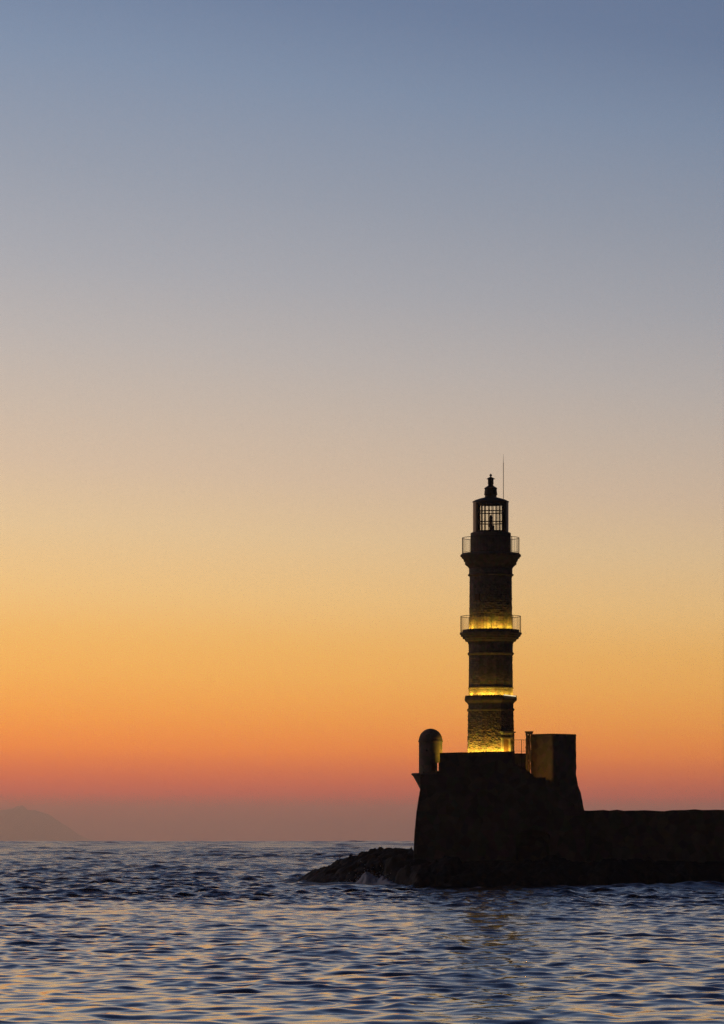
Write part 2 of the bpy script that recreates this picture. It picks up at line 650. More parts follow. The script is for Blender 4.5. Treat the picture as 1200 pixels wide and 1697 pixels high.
me.polygons.foreach_set('loop_start', np.arange(0, Q.size, 4, dtype=np.int32))
me.update(calc_edges=True)
at_ = me.attributes.new('foam', 'FLOAT', 'POINT')
fv = np.zeros(len(V), np.float32)
fv[:n * mcol] = FO.reshape(-1)
at_.data.foreach_set('value', fv)
tag(link('sea', me, M['water'], None, True), 'choppy dusk sea', None, None, 'structure')
at_ = me.attributes.new('unresolved', 'FLOAT', 'POINT')
fv = np.ones(len(V), np.float32)
fv[:n * mcol] = FR.reshape(-1)
fv[-2 * len(c2):] = 0
at_.data.foreach_set('value', fv)
del PP, FR, V, Q, v, quads

# breaking wave against the spit
bx = np.arange(-1.6, 4.2, 0.05)
by = np.arange(238.0, 272.0, 0.1)
BX, BY = np.meshgrid(bx, by)
fx_ = np.linspace(-1.6, 4.2, 60)
scan = np.arange(236, 280, .1)
SX, SY = np.meshgrid(fx_, scan, indexing='ij')
front = scan[np.argmax(rock_height(SX, SY) > .12, axis=1)]
front = np.convolve(np.pad(front, 5, mode='edge'), np.ones(11) / 11, 'valid') - .35
ctr = np.interp(BX, fx_, front)
crest = np.interp(BX, [-1.6, -.7, -.2, .25, .6, 1.0, 1.35, 1.7, 2.4, 4.2], [0, .12, .45, .82, .72, .52, .72, .48, .18, 0])
bz = crest * np.clip(1 - ((BY - ctr) / np.where(BY < ctr, 1.7, 1.0)) ** 2, -1, 1)
bz += np.clip(bz, 0, 1) * (.26 * fbm(BX * 2.4, BY * 2.4, None, 5, 41, .55)) - .04
me = grid_mesh('breaking_wave', np.stack([BX, BY, np.maximum(bz, -.6)], -1))
spray = link('breaking_wave', me, M['foam'], None, True)
tag(spray, 'white water of a wave breaking against the low rocks', None, None, 'stuff')
sm = MB()
for i in range(150):
    x = random.gauss(.45, .75)
    yc = float(np.interp(x, fx_, front)) - random.uniform(0, .5)
    z = float(np.interp(x, [-1.6, -.7, .25, 1.0, 1.35, 2.4], [0, .1, .75, .5, .65, .1])) + random.expovariate(6.0)
    r = random.uniform(.012, .035)
    sm.lathe((x, yc), [(z - r, .001), (z, r), (z + r * 1.3, .001)], 5, cap=False)
sm_o = sm.build('spray', M['foam'], spray)

# ------------------------------------------------------------------ far island
prof_x = [-700, -420, -200, -60, 0, 18, 26, 30, 33, 37, 41, 46, 60, 78, 95, 110, 126, 142, 160, 200]
prof_y = [1392, 1374, 1360, 1351, 1345, 1342.5, 1340, 1337.2, 1339, 1337.6, 1341.5, 1344.5, 1346, 1351, 1362, 1375, 1387, 1394, 1397, 1402]
DM = 27500.0
mx_ = np.linspace(-700, 200, 720)
my_ = np.linspace(-1, 1, 61)
MX, MY = np.meshgrid(mx_, my_)
mz = (HOR - np.interp(MX, prof_x, prof_y)) * DM / F
mz = (mz + 61) * (1 - np.abs(MY) ** 1.3) - 48 + mz * .06 * fbm(MX / 30, MY * 4, None, 4, 61) * np.abs(MY)
mz += 4 * fbm(MX / 9, MY * 9, None, 3, 63) * (mz > 15)
mz = np.where(np.abs(MY) > .99, -61, mz)
me = grid_mesh('hills', np.stack([(MX - 600) * DM / F, DM + MY * 2600, np.maximum(mz, -61)], -1))
tag(link('hills', me, M['far_land'], None, True), 'hazy island on the horizon', None, None, 'structure')

# ------------------------------------------------------------------ lighthouse
TY = 252.0
TK = TY / F
TX = (813.3 - 600) * TK


def tz(y):
    return EYE + (HOR - y) * TK


def masonry(U, V_, kind):
    """outward displacement in metres of stonework"""
    if kind == 'rubble':
        d1, d2, c = worley(U / .21 + .7 * vnoise(U * 1.7, V_ * 1.7, None, 1), V_ / .145 + .7 * vnoise(U * 1.4, V_ * 1.9, None, 2), 71)
        g = np.clip((d2 - d1) / .22, 0, 1)
        return .055 * (g - 1) + .045 * (c - .5) + .016 * fbm(U * 9, V_ * 9, None, 3, 72)
    hc, Ls = (.165, .34) if kind == 'courses' else (.24, .5)
    vv = V_ + .018 * vnoise(U * 1.2, V_ * .8, None, 5)
    row = np.floor(vv / hc)
    off = hash3(row, row * 0, row * 0, 80) * Ls
    uu = (U + off) / Ls + .22 * vnoise(U * .9, row * 3.3, None, 7)
    colm = np.floor(uu)
    rnd = hash3(row, colm, row * 0, 81)
    ev = np.minimum(vv / hc - row, row + 1 - vv / hc) * hc
    eu = np.minimum(uu - colm, colm + 1 - uu) * Ls
    e = np.minimum(ev, eu)
    g = np.clip(e / .028, 0, 1)
    wear = np.clip(fbm(U * .55 + 4, V_ * .7, None, 3, 83) + .15, 0, 1)
    d = (.006 + .035 * wear) * (g - 1) + (.008 + .05 * wear) * (rnd - .55)
    pit = np.where(rnd > .9, -.05 * wear * g, 0)
    return d + pit + .010 * fbm(U * 10, V_ * 10, None, 3, 84)


def shaft(name, parent, prof, sides, kind, step=.034, depth=1.0, rot=0.0):
    z0, z1 = prof[0][0], prof[-1][0]
    r = max(p[1] for p in prof)
    nz = int((z1 - z0) / step) + 1
    na = int(2 * math.pi * r / step)
    Z = np.linspace(z0, z1, nz)
    T = np.linspace(0, 2 * np.pi, na, endpoint=False) + math.pi / 2
    rad = np.interp(Z, [p[0] for p in prof], [p[1] for p in prof])
    pl = np.array([pol(t, sides, rot) for t in T])
    ZZ, TT = np.meshgrid(Z, T, indexing='ij')
    U = TT * r
    D = masonry(U, ZZ, kind) * depth
    RR = rad[:, None] * pl[None] + D
    P = np.stack([TX + RR * np.cos(TT), TY + RR * np.sin(TT), ZZ], -1)
    me = grid_mesh(name, P, True)
    return link(name, me, M['tower_stone'], parent, False)


LH = empty('lighthouse', (TX, TY, tz(1272)), 'tall tapering stone lighthouse with lantern room, two galleries and yellow floodlit bands', 'lighthouse')
k = TK


def pr(*yr):
    return [(tz(y), r * k) for y, r in yr]


shaft('octagonal_base', LH, pr((1276, 38.4), (1176, 37.2)), 8, 'rubble', .03, 1.1)
shaft('lower_neck', LH, pr((1178, 37.0), (1160, 37.0)), 8, 'courses', .04, .5)
shaft('middle_shaft', LH, pr((1158, 36.6), (1083, 36.0)), 16, 'courses', .034, .55)
shaft('middle_neck', LH, pr((1084, 36.6), (1054, 36.6)), 16, 'courses', .04, .5)
shaft('upper_shaft', LH, pr((1050, 35.8), (952, 35.0)), None, 'courses', .032, 1.0)
shaft('upper_neck', LH, pr((954, 36.0), (938, 36.0)), None, 'courses', .04, .5)


def moulding(name, prof, sides, n=96, parent=LH):
    b_ = MB()
    b_.lathe((TX, TY), pr(*prof), n, sides)
    return b_.build(name, M['moulding'], parent, not sides)


moulding('string_course', [(1179, 37.2), (1178, 38.6), (1175.5, 38.9), (1174.5, 37.6)], 8, 96)
corn1 = moulding('lower_cornice', [(1167, 37.2), (1165, 38.6), (1162.5, 41.2), (1161.5, 42.4), (1158.6, 42.8), (1156.8, 42.4), (1153.4, 42.2), (1153.4, 41.5), (1156.2, 41.2), (1156.2, 36.0)], 8, 96)
moulding('string_course', [(1142.6, 36.0), (1142.0, 37.3), (1139.8, 37.5), (1138.8, 36.0)], 16, 96)
moulding('string_course', [(1086.5, 36.2), (1085, 37.8), (1083, 38.4), (1081.5, 37.2)], 16, 96)
corn2 = moulding('middle_cornice', [(1068, 36.8), (1066, 37.4), (1063.8, 38.4), (1063.2, 41.2), (1061.6, 42.2), (1059.4, 42.8), (1058.9, 45.8), (1056.6, 46.4), (1055.4, 46.4),
                                    (1055, 48.9), (1053, 49.4), (1051.8, 49.4), (1051.4, 51.0), (1048.8, 51.0), (1048.4, 46.8), (1044.0, 46.4), (1043.8, 44.9), (1047.4, 44.4), (1047.4, 35.2)], 16, 96)
moulding('string_course', [(955.5, 35.4), (954.2, 37.6), (952.6, 38.2), (951.2, 36.4)], None, 96)
corn3 = moulding('upper_cornice', [(942, 36.4), (939.5, 38.0), (936.2, 42.0), (935.6, 42.8), (931.6, 42.8), (930.8, 44.4), (926.5, 45.6), (925.6, 47.6),
                                   (923.2, 48.6), (922.4, 50.2), (919.6, 50.2), (918.4, 48.4), (917.4, 47.6)], None, 96)
# small window of the upper shaft: a sill and a dark board standing in for a shaded recess
wb = MB()
a0 = R(-90 - 40)
for da, dzz, sz in ((0, 0, (.5, .12, .05)),):
    wb.box((TX + 1.5 * math.cos(a0), TY + 1.5 * math.sin(a0), tz(997.5)), sz, a0 + R(90))
win = wb.build('window', M['moulding'], LH)
wb = MB()
wb.box((TX + 1.475 * math.cos(a0), TY + 1.475 * math.sin(a0), tz(991.0)), (.36, .10, .44), a0 + R(90))
wb.build('recess_shade_board', M['wood'], win)


def railing(parent, rad_px, y_top, y_bot, nb, npost):
    b_ = MB()
    rad = rad_px * k
    zt, zb = tz(y_top), tz(y_bot)
    for i in range(nb):
        t = 2 * math.pi * (i + .5) / nb
        x, y = TX + rad * math.cos(t), TY + rad * math.sin(t)
        b_.bar((x, y, zb), (x, y, zt), .0085, 5)
    b_.ring((TX, TY, zb + .12), rad, .011, 72)
    o = b_.build('railing', M['rail'], parent)
    h = MB()
    h.ring((TX, TY, zt), rad, .02, 72)
    h.build('handrail', M['rail'], o)
    for i in range(npost):
        t = 2 * math.pi * i / npost
        x, y = TX + rad * math.cos(t), TY + rad * math.sin(t)
        p_ = MB()
        p_.bar((x, y, zb - .05), (x, y, zt + .02), .022, 6)
        p_.build('post', M['rail'], o)
    return o


railing(corn2, 49.6, 1021.6, 1049, 56, 8)
railing(corn3, 47.0, 891.6, 918.5, 56, 8)

# lantern
b_ = MB()
b_.lathe((TX, TY), pr((921, 33.4), (884.2, 33.4), (883.2, 32.8)), 64)
b_.build('lantern_plinth', M['moulding'], LH, False)
b_ = MB()
RL = 27.0 * k
for t in [R(s_ + d) for s_ in (-90, 90) for d in (-47, -33, -20.5, -6.2, 6.2, 20.5, 33, 47)]:
    b_.box((TX + RL * math.cos(t), TY + RL * math.sin(t), tz(857.5)), (.035, .052, (883 - 832) * k), t)
for y in (848.5, 866.3):
    prof = [(tz(y + .8), RL - .03), (tz(y + .8), RL + .03), (tz(y - .8), RL + .03), (tz(y - .8), RL - .03), (tz(y + .8), RL - .03)]
    b_.lathe((TX, TY), prof, 72, cap=False)
lan = b_.build('lantern_frame', M['iron'], LH)
b_ = MB()
b_.lathe((TX, TY), [(tz(882), RL - .01), (tz(834), RL - .01)], 48, cap=False)
b_.build('glazing', M['glass'], lan)
for y0, y1 in ((836.2, 831.6), (884.2, 880.6)):
    b_ = MB()
    b_.lathe((TX, TY), [(tz(y0), RL - .05), (tz(y0), RL + .09), (tz(y1), RL + .09), (tz(y1), RL - .05), (tz(y0), RL - .05)], 72, cap=False)
    b_.build('frame_ring', M['iron'], lan)
for sgn in (1, -1):
    b_ = MB()
    a_s = np.radians(np.linspace(-34, 34, 13)) + (0 if sgn > 0 else math.pi)
    for t0, t1 in zip(a_s[:-1], a_s[1:]):
        pin, pout = RL + .075, RL + .105
        q = [(TX + rr * math.cos(t), TY + rr * math.sin(t)) for rr, t in ((pin, t0), (pout, t0), (pout, t1), (pin, t1))]
        zb, zt = tz(883), tz(832)
        for i in range(4):
            x0, x1 = q[i], q[(i + 1) % 4]
            b_.poly([(*x0, zb), (*x1, zb), (*x1, zt), (*x0, zt)])
        b_.poly([(*p, zt) for p in q])
        b_.poly([(*p, zb) for p in q[::-1]])
    b_.build('side_panel', M['panel'], lan)
    for da in (-36, 36):
        t = R(da) + (0 if sgn > 0 else math.pi)
        b_ = MB()
        b_.box((TX + (RL + .06) * math.cos(t), TY + (RL + .06) * math.sin(t), tz(857.5)), (.12, .13, (883 - 832) * k), t)
        b_.build('corner_post', M['iron'], lan)
b_ = MB()
b_.lathe((TX, TY), pr((882, 2.0), (874, 2.0), (873, 3.4), (871, 3.6), (870, 2.8), (866, 2.9), (857, 3.0), (855, 2.4), (853.5, .6)), 20)
b_.box((TX + 3.4 * k, TY - .1, tz(876)), (.22, .2, 10 * k))
b_.build('lamp_optic', M['lens'], lan)
b_ = MB()
b_.lathe((TX, TY), pr((832.8, 29.4), (832.4, 30.4), (831.2, 30.2), (828.4, 24.5), (826, 17), (824.3, 10.2), (823.8, 9.6)), 64)
roof = b_.build('lantern_roof', M['iron'], LH, False)
b_ = MB()
b_.lathe((TX, TY), pr((825, 9.7), (820.8, 9.9), (819.6, 11.2), (818.6, 10.8), (811, 10.0), (809.8, 10.8), (808.8, 10.6), (806.5, 7.0), (804.6, 4.2),
                      (803, 4.4), (802, 4.9), (796, 4.7), (794.4, 4.8), (794, 7.1), (793.2, 6.6), (791, 2.4), (790, 1.0)), 40)
b_.build('vent_cowl', M['iron'], roof)
b_ = MB()
b_.lathe((TX, TY), pr((790.4, 1.0), (789.4, 1.1), (788.6, 2.1), (787.2, 2.3), (786.2, 1.3), (784.8, .25)), 20)
b_.build('finial', M['iron'], roof)
b_ = MB()
rx = TX + 21.0 * k
b_.bar((rx, TY, tz(831)), (rx, TY, tz(768)), .022, 6)
b_.bar((rx, TY, tz(768)), (rx, TY, tz(752.5)), .016, 6, .007)
b_.lathe((rx, TY), pr((769, .4), (768.4, .75), (767.6, .4)), 8)
b_.build('lightning_rod', M['iron'], LH)

# doorway on the octagon's right-front face
ta = R(-90 + 30)
er = Vector((math.cos(ta), math.sin(ta), 0))
et = Vector((-math.sin(ta), math.cos(ta), 0))
R0 = 37.6 * k / math.cos(R(15))
C0 = Vector((TX, TY, 0)) + er * R0
# the face whose normal points 45 degrees right of the viewer
ta = R(-45)
er = Vector((math.cos(ta), math.sin(ta), 0))
et = Vector((-math.sin(ta), math.cos(ta), 0))
C0 = Vector((TX, TY, 0)) + er * (37.9 * k)


def dbox(b_, u, z0, z1, w, d, out):
    c = C0 + et * u + er * out
    b_.box((c.x, c.y, (z0 + z1) / 2), (w, d, z1 - z0), ta + R(90))


DU = -.235
b_ = MB()
dbox(b_, DU - .36, tz(1270), tz(1225.5), .13, .16, .05)
dbox(b_, DU + .36, tz(1270), tz(1225.5), .13, .16, .05)
dbox(b_, DU, tz(1225.5), tz(1223.4), .92, .20, .07)
dw = b_.build('door_frame', M['dressed'], LH)
b_ = MB()
dbox(b_, DU, tz(1218.4), tz(1216.2), .86, .24, .09)
dbox(b_, DU, tz(1216.2), tz(1213.2), 1.02, .34, .12)
b_.build('door_cornice', M['dressed'], dw)
b_ = MB()
for i in range(5):
    dbox(b_, DU - .236 + i * .118, tz(1270), tz(1225.5), .108, .05, .03)
b_.build('door', M['wood'], dw)

b_ = MB()
b_.box(((847.6 - 600) * k, TY + .2, (tz(1214) + tz(1290)) / 2), (9.5 * k, .9, tz(1214) - tz(1290)))
b_.box(((845.5 - 600) * k, TY + .2, (tz(1198.5) + tz(1214)) / 2), (9.0 * k, .7, tz(1198.5) - tz(1214) - .004))
b_.box(((849.2 - 600) * k, TY + .2, tz(1214) + .03), (10.8 * k, .96, .06))
b_.build('buttress', M['fort'], LH)

# floodlights fixed to the tower
LCOL = (1.0, .56, .05)


def floodlight(parent, x, y, z, watts, aim=None, size=.05, col=LCOL):
    """a small dark housing with its lamp sitting just above it"""
    b_ = MB()
    az = math.atan2(TY - y, TX - x)
    b_.box((x, y, z), (.09, .12, .05), az)
    b_.box((x, y, z - .035), (.05, .03, .03), az)
    o = b_.build('floodlight', M['iron'], parent)
    ld = bpy.data.lights.new('lamp', 'SPOT' if aim else 'POINT')
    ld.energy = watts
    ld.color = col
    ld.shadow_soft_size = size
    lo = bpy.data.objects.new('lamp', ld)
    COL.objects.link(lo)
    lo.parent = o
    lo.location = (x, y, z + .06)
    if aim:
        ld.spot_size = R(aim[3])
        ld.spot_blend = 1.0
        lo.rotation_euler = (Vector(aim[:3]) - Vector((x, y, z + .06))).to_track_quat('-Z', 'Y').to_euler()
    return o


def ring_lights(parent, wall_px, gap, y, nl, watts, up, cone, var):
    """small uplights set on the ledge, turned to the wall"""
    for i in range(nl):
        t = -math.pi / 2 + math.pi * 1.12 * ((i + .5 + random.uniform(-.15, .15)) / nl - .5)
        rad = wall_px * k + gap
        x, y_ = TX + rad * math.cos(t), TY + rad * math.sin(t)
        ri = wall_px * k
        floodlight(parent, x, y_, tz(y), watts * random.uniform(1 - var, 1 + var),
                   (TX + ri * math.cos(t), TY + ri * math.sin(t), tz(y) + up, cone), .04)


ring_lights(corn2, 35.8, .30, 1046.2, 19, 27.0, .32, 100, .6)
ring_lights(corn1, 36.6, .17, 1155.0, 26, 11.5, .3, 136, .75)
b_ = MB()
b_.bar((TX + 20.2 * k, TY - 40.6 * k, tz(1153.2)), (TX + 40.6 * k, TY - 20.2 * k, tz(1154.6)), .03, 8)
b_.build('tube_light', M['tube'], corn1)

# ------------------------------------------------------------------ fort: bastion, terrace, parapet
BF = empty('bastion', ((760 - 600) * .041, 246.5, 1.2), 'massive dark stone bastion with battered walls under the lighthouse', 'fort')
FY = 246.0
FK = FY / F


def front_z(y):
    return EYE + (HOR - y) * FK


def jag(pts, step=.5, amp=.03):
    out = []
    for (x0, z0), (x1, z1) in zip(pts[:-1], pts[1:]):
        d = math.hypot(x1 - x0, z1 - z0)
        n_ = max(1, int(d / step))
        for i in range(n_):
            t = i / n_
            j_ = 0 if i == 0 else random.gauss(0, amp)
            out.append((x0 + (x1 - x0) * t + j_ * .3, z0 + (z1 - z0) * t + j_))
    out.append(pts[-1])
    return out


def slab(name, outline, Y, thick, mat, parent, batter=0.0, ztop=9.0):
    """an upright wall: outline in x, z, its face at Y leaning out by batter per metre below ztop"""
    bm = bmesh.new()
    f = [bm.verts.new((x, Y - batter * max(0, ztop - z), z)) for x, z in outline]
    r_ = [bm.verts.new((x, Y + thick, z)) for x, z in outline]
    ff = bm.faces.new(f)
    fb = bm.faces.new(r_[::-1])
    n_ = len(f)
    for i in range(n_):
        bm.faces.new((f[i], r_[i], r_[(i + 1) % n_], f[(i + 1) % n_]))
    bmesh.ops.recalc_face_normals(bm, faces=bm.faces)
    bmesh.ops.triangulate(bm, faces=[x for x in bm.faces if len(x.verts) > 4])
    me = bpy.data.meshes.new(name)
    bm.to_mesh(me)
    bm.free()
    return link(name, me, mat, parent)


def fp(*pts):
    return [((x - 600) * FK, front_z(y)) for x, y in pts]


top = jag(fp((697.5, 1284), (733, 1247.6)), .6, .0)[:1]
arch = [(912, 1450), (912, 1388)] + [(883.5 + 28.5 * math.cos(R(a)), 1388 - 13 * math.sin(R(a))) for a in range(15, 180, 15)] + [(855, 1388), (855, 1450)]
wall_pts = (jag(fp((685.5, 1450), (685.8, 1408), (687.5, 1375), (690.5, 1345), (696.5, 1308)), .5, .035)
            + fp((697, 1284), (700, 1283.4), (729.3, 1283.4), (729.3, 1247.7)) + jag(fp((735, 1247.4), (790, 1246.2), (853, 1245)), .5, .014)
            + jag(fp((853.4, 1266), (870, 1273), (882, 1284), (900, 1297), (930, 1320), (968, 1343)), .4, .03)
            + fp((974, 1450)) + fp(*arch))
slab('front_wall', wall_pts, FY, .8, M['fort'], BF, .055, front_z(1284))
b_ = MB()
b_.box(((883.5 - 600) * FK, FY + 1.2, front_z(1412)), (62 * FK, .5, 80 * FK))
b_.build('arch_back', M['fort'], BF)
# body behind the front wall and the terrace the tower stands on
zt = tz(1281)
x0a, x1a = (701 - 600) * FK, (935 - 600) * FK
b_ = MB()
plan = [(x0a, FY + .82), (x1a - 3.2, FY + .82), (x1a - 3.2, FY + 18), (x0a + 1.0, FY + 18)]
for i in range(4):
    p, q = plan[i], plan[(i + 1) % 4]
    b_.poly([(*p, -1), (*q, -1), (*q, zt), (*p, zt)])
b_.poly([(*p, zt) for p in plan])
b_.build('terrace', M['fort'], BF)
b_ = MB()
b_.box((11.52, 248.6, (front_z(1288) - 1) / 2), (2.02, 3.5, front_z(1288) + 1))
b_.build('glow_cutoff', M['fort'], BF)  # added block: its top cuts off the lit blockhouse face in a level edge
# floodlights standing on the terrace at the foot of the tower
for t, w in ((-78, 34), (-58, 40), (-38, 46), (-18, 38), (2, 44), (22, 42), (40, 34)):
    t = R(t)
    rr = 49.5 * k
    x, y = TX + rr * math.sin(t), TY - rr * math.cos(t)
    fl = floodlight(BF, x, y, tz(1254.5), w * 2.3, (TX + 36 * k * math.sin(t), TY - 36 * k * math.cos(t), tz(1254.5) + .5, 116), .05)
    b_ = MB()
    b_.bar((x, y, zt), (x, y, tz(1254.5) - .03), .025, 6)
    b_.build('stand', M['iron'], fl)
fl = floodlight(BF, 6.3, 246.95, front_z(1250), 60, None, .05)
b_ = MB()
b_.bar((6.3, 246.95, zt), (6.3, 246.95, front_z(1251) - .03), .025, 6)
b_.build('stand', M['iron'], fl)
fl = floodlight(BF, (868 - 600) * k, TY - 2.6, zt + .12, 8, None, .05, (1.0, .44, .04))
b_ = MB()
b_.box(((868 - 600) * k, TY - 2.6, zt + .03), (.16, .12, .06))
b_.bar(((868 - 600) * k, TY - 2.6, zt), ((868 - 600) * k, TY - 2.6, zt + .09), .03, 6)
b_.build('stand', M['iron'], fl)

fl = floodlight(BF, 11.72, 248.75, front_z(1283), 14, None, .05, (1.0, .41, .03))
b_ = MB()
b_.bar((11.72, 248.75, front_z(1300)), (11.72, 248.75, front_z(1283) - .03), .025, 6)
b_.build('stand', M['iron'], fl)

# sea wall running off to the right
SW = (jag([((966 - 600) * FK, front_z(1343)), ((1080 - 600) * FK, front_z(1343.2)), ((1200 - 600) * FK, front_z(1342.2)), ((1420 - 600) * FK, front_z(1342))], .45, .025)
      + [((1420 - 600) * FK, -1.0), ((966 - 600) * FK, -1.0)])
slab('sea_wall', SW, FY + .35, 3.6, M['fort'], None, .04, front_z(1343))
tag(bpy.data.objects['sea_wall'], 'long low dark sea wall running from the fort to the right edge', 'wall')

# ------------------------------------------------------------------ sentry turret at the corner
UY = 247.5
UK = UY / F
UX = (713.7 - 600) * UK


def uz(y):
    return EYE + (HOR - y) * UK


TU = empty('sentry_turret', (UX, UY, uz(1283)), 'round stone sentry turret with a domed top at the bastion corner', 'turret')


def shell(name, cx, cy, rad, thick, z0, z1, holes, parent, mat, n=120, nz=72):
    """round wall with real openings; holes: (angle0, angle1, z0, z1), degrees, -90 faces the viewer"""
    A_ = np.linspace(-180, 180, n, endpoint=False)
    st = 360.0 / n
    Zs = np.linspace(z0, z1, nz + 1)
    solid = np.ones((nz, n), bool)
    for a0_, a1_, h0, h1 in holes:
        for i in range(n):
            am = A_[i] + st / 2
            if a0_ <= am <= a1_:
                for j_ in range(nz):
                    if h0 <= (Zs[j_] + Zs[j_ + 1]) / 2 <= h1:
                        solid[j_, i] = False
    b_ = MB()

    def P(i, j_, r):
        t = R(A_[i % n])
        return (cx + r * math.cos(t), cy + r * math.sin(t), Zs[j_])
    ro, ri = rad, rad - thick
    for j_ in range(nz):
        for i in range(n):
            if not solid[j_, i]:
                continue
            b_.poly([P(i, j_, ro), P(i + 1, j_, ro), P(i + 1, j_ + 1, ro), P(i, j_ + 1, ro)])
            b_.poly([P(i, j_, ri), P(i, j_ + 1, ri), P(i + 1, j_ + 1, ri), P(i + 1, j_, ri)])
            if not solid[j_, (i + 1) % n]:
                b_.poly([P(i + 1, j_, ro), P(i + 1, j_, ri), P(i + 1, j_ + 1, ri), P(i + 1, j_ + 1, ro)])
            if not solid[j_, (i - 1) % n]:
                b_.poly([P(i, j_, ro), P(i, j_ + 1, ro), P(i, j_ + 1, ri), P(i, j_, ri)])
            if j_ + 1 >= nz or not solid[j_ + 1, i]:
                b_.poly([P(i, j_ + 1, ro), P(i + 1, j_ + 1, ro), P(i + 1, j_ + 1, ri), P(i, j_ + 1, ri)])
            if j_ == 0 or not solid[j_ - 1, i]:
                b_.poly([P(i, j_, ro), P(i, j_, ri), P(i + 1, j_, ri), P(i + 1, j_, ro)])
    return b_.build(name, mat, parent)


rU = 19.5 * UK
shell('turret_wall', UX, UY, rU, .17, uz(1283), uz(1228.5),
      [(-86, -28, uz(1278), uz(1264)), (30, 54, uz(1281), uz(1262)), (-113, -106, uz(1245), uz(1241.5))], TU, M['turret'])
b_ = MB()
prof = [(uz(1230), 18.8 * UK), (uz(1229.6), 20.6 * UK), (uz(1227.6), 20.6 * UK), (uz(1227.2), 19.4 * UK)]
b_.lathe((UX, UY), prof, 72)
b_.build('string_course', M['turret'], TU)
b_ = MB()
prof = [(uz(1227.4) + 20.0 * UK * math.sin(R(a)), 19.6 * UK * math.cos(R(a)) + .001) for a in range(0, 91, 6)]
b_.lathe((UX, UY), prof, 72)
b_.build('dome', M['turret'], TU, True)
b_ = MB()
prof = [(uz(1309), 17.0 * UK), (uz(1300), 21.5 * UK), (uz(1291), 26.5 * UK), (uz(1286), 29.3 * UK), (uz(1284.6), 31.5 * UK), (uz(1282.6), 32 * UK), (uz(1281.4), 31 * UK)]
b_.lathe((UX, UY), prof, 72)
b_.build('corbel', M['turret'], TU)

# ------------------------------------------------------------------ blockhouse on the right of the terrace
BY = 250.0
BK = BY / F
BZ = lambda y: EYE + (HOR - y) * BK
BH = empty('blockhouse', ((917 - 600) * BK, BY + 1.6, BZ(1343)), 'square flat-topped stone blockhouse right of the tower, one face dimly lit', 'building')
pc = ((916 - 600) * BK, BY)                                    # nearest corner
pl_ = ((879.5 - 600) * (BY + 1.45) / F, BY + 1.45)
prt = ((955 - 600) * (BY + 1.6) / F, BY + 1.6)
pb = (pl_[0] + prt[0] - pc[0], pl_[1] + prt[1] - pc[1])


def block_faces(nm, levels, mat, parent):
    """levels: (z, widen right); wall courses through the four corners, subdivided so that the edges can be worn"""
    nper, rows_ = 14, []
    for z, wd in levels:
        cs = [pl_, pc, (prt[0] + wd, prt[1]), (pb[0] + wd, pb[1])]
        ring_ = []
        for i in range(4):
            a_, c_ = cs[i], cs[(i + 1) % 4]
            for j_ in range(nper):
                t = j_ / nper
                ring_.append((a_[0] + (c_[0] - a_[0]) * t, a_[1] + (c_[1] - a_[1]) * t, z))
        rows_.append(ring_)
    P = np.array(rows_)
    P[:, :, 0] += .022 * fbm(P[:, :, 1] * 3, P[:, :, 2] * 2.2, None, 3, 90)
    P[:, :, 1] += .022 * fbm(P[:, :, 0] * 3, P[:, :, 2] * 2.2, None, 3, 91)
    P[-1, :, 2] += .02 * fbm(P[-1, :, 0] * 3, P[-1, :, 1] * 3, None, 2, 92)
    me = grid_mesh(nm, P, True)
    bm = bmesh.new()
    bm.from_mesh(me)
    bm.verts.ensure_lookup_table()
    nn = P.shape[1]
    bm.faces.new([bm.verts[(P.shape[0] - 1) * nn + i] for i in range(nn)])
    bmesh.ops.recalc_face_normals(bm, faces=bm.faces)
    bm.to_mesh(me)
    bm.free()
    return link(nm, me, mat, parent)


zz = np.linspace(BZ(1350), BZ(1216.4), 34)
lv = [(float(z), float(np.interp(z, [BZ(1350), BZ(1342), BZ(1314), BZ(1302), BZ(1287), 99], [.66, .56, .32, .15, 0, 0]))) for z in zz]
block_faces('wall', lv, M['block'], BH)
b_ = MB()
q = [pl_, pc, prt, pb]
b_.poly([(x, y, BZ(1216.4) + .012) for x, y in q])
cxm = sum(p[0] for p in q) / 4
cym = sum(p[1] for p in q) / 4
sc_ = lambda p, f: (cxm + (p[0] - cxm) * f, cym + (p[1] - cym) * f)
qi, zr0, zr1 = [sc_(p, .985) for p in q], BZ(1216.4) - .1, BZ(1216.4) + .03
b_ = MB()
for i in range(4):
    a_, c_ = qi[i], qi[(i + 1) % 4]
    b_.poly([(*a_, zr0), (*c_, zr0), (*c_, zr1), (*a_, zr1)])
b_.poly([(*p, zr1) for p in qi])
b_.poly([(*p, zr0) for p in qi[::-1]])
b_.build('roof', M['block'], BH)

# gateway pillars with a cap, beside the blockhouse
GYY = 250.9
GK = GYY / F
GZ = lambda y: EYE + (HOR - y) * GK
GP = empty('gateway', ((875.5 - 600) * GK, GYY, GZ(1280)), 'narrow stone gateway with a flared cap against the blockhouse', 'gateway')
for x0_, x1_ in ((871.4, 874.6), (876.2, 879.2)):
    b_ = MB()
    for i in range(16):
        z0_ = GZ(1284) + (GZ(1215) - GZ(1284)) * i / 16
        z1_ = GZ(1284) + (GZ(1215) - GZ(1284)) * (i + 1) / 16 - .002
        wv = random.uniform(-.012, .012)
        b_.box(((x0_ + x1_) / 2 * GK - 600 * GK + wv, GYY + random.uniform(-.015, .015), (z0_ + z1_) / 2), ((x1_ - x0_) * GK, .32, z1_ - z0_))
    b_.build('pillar', M['block'], GP)
b_ = MB()
b_.box(((875.4 - 600) * GK, GYY + .06, (GZ(1284) + GZ(1218)) / 2), (1.55 * GK, .05, GZ(1218) - GZ(1284)))
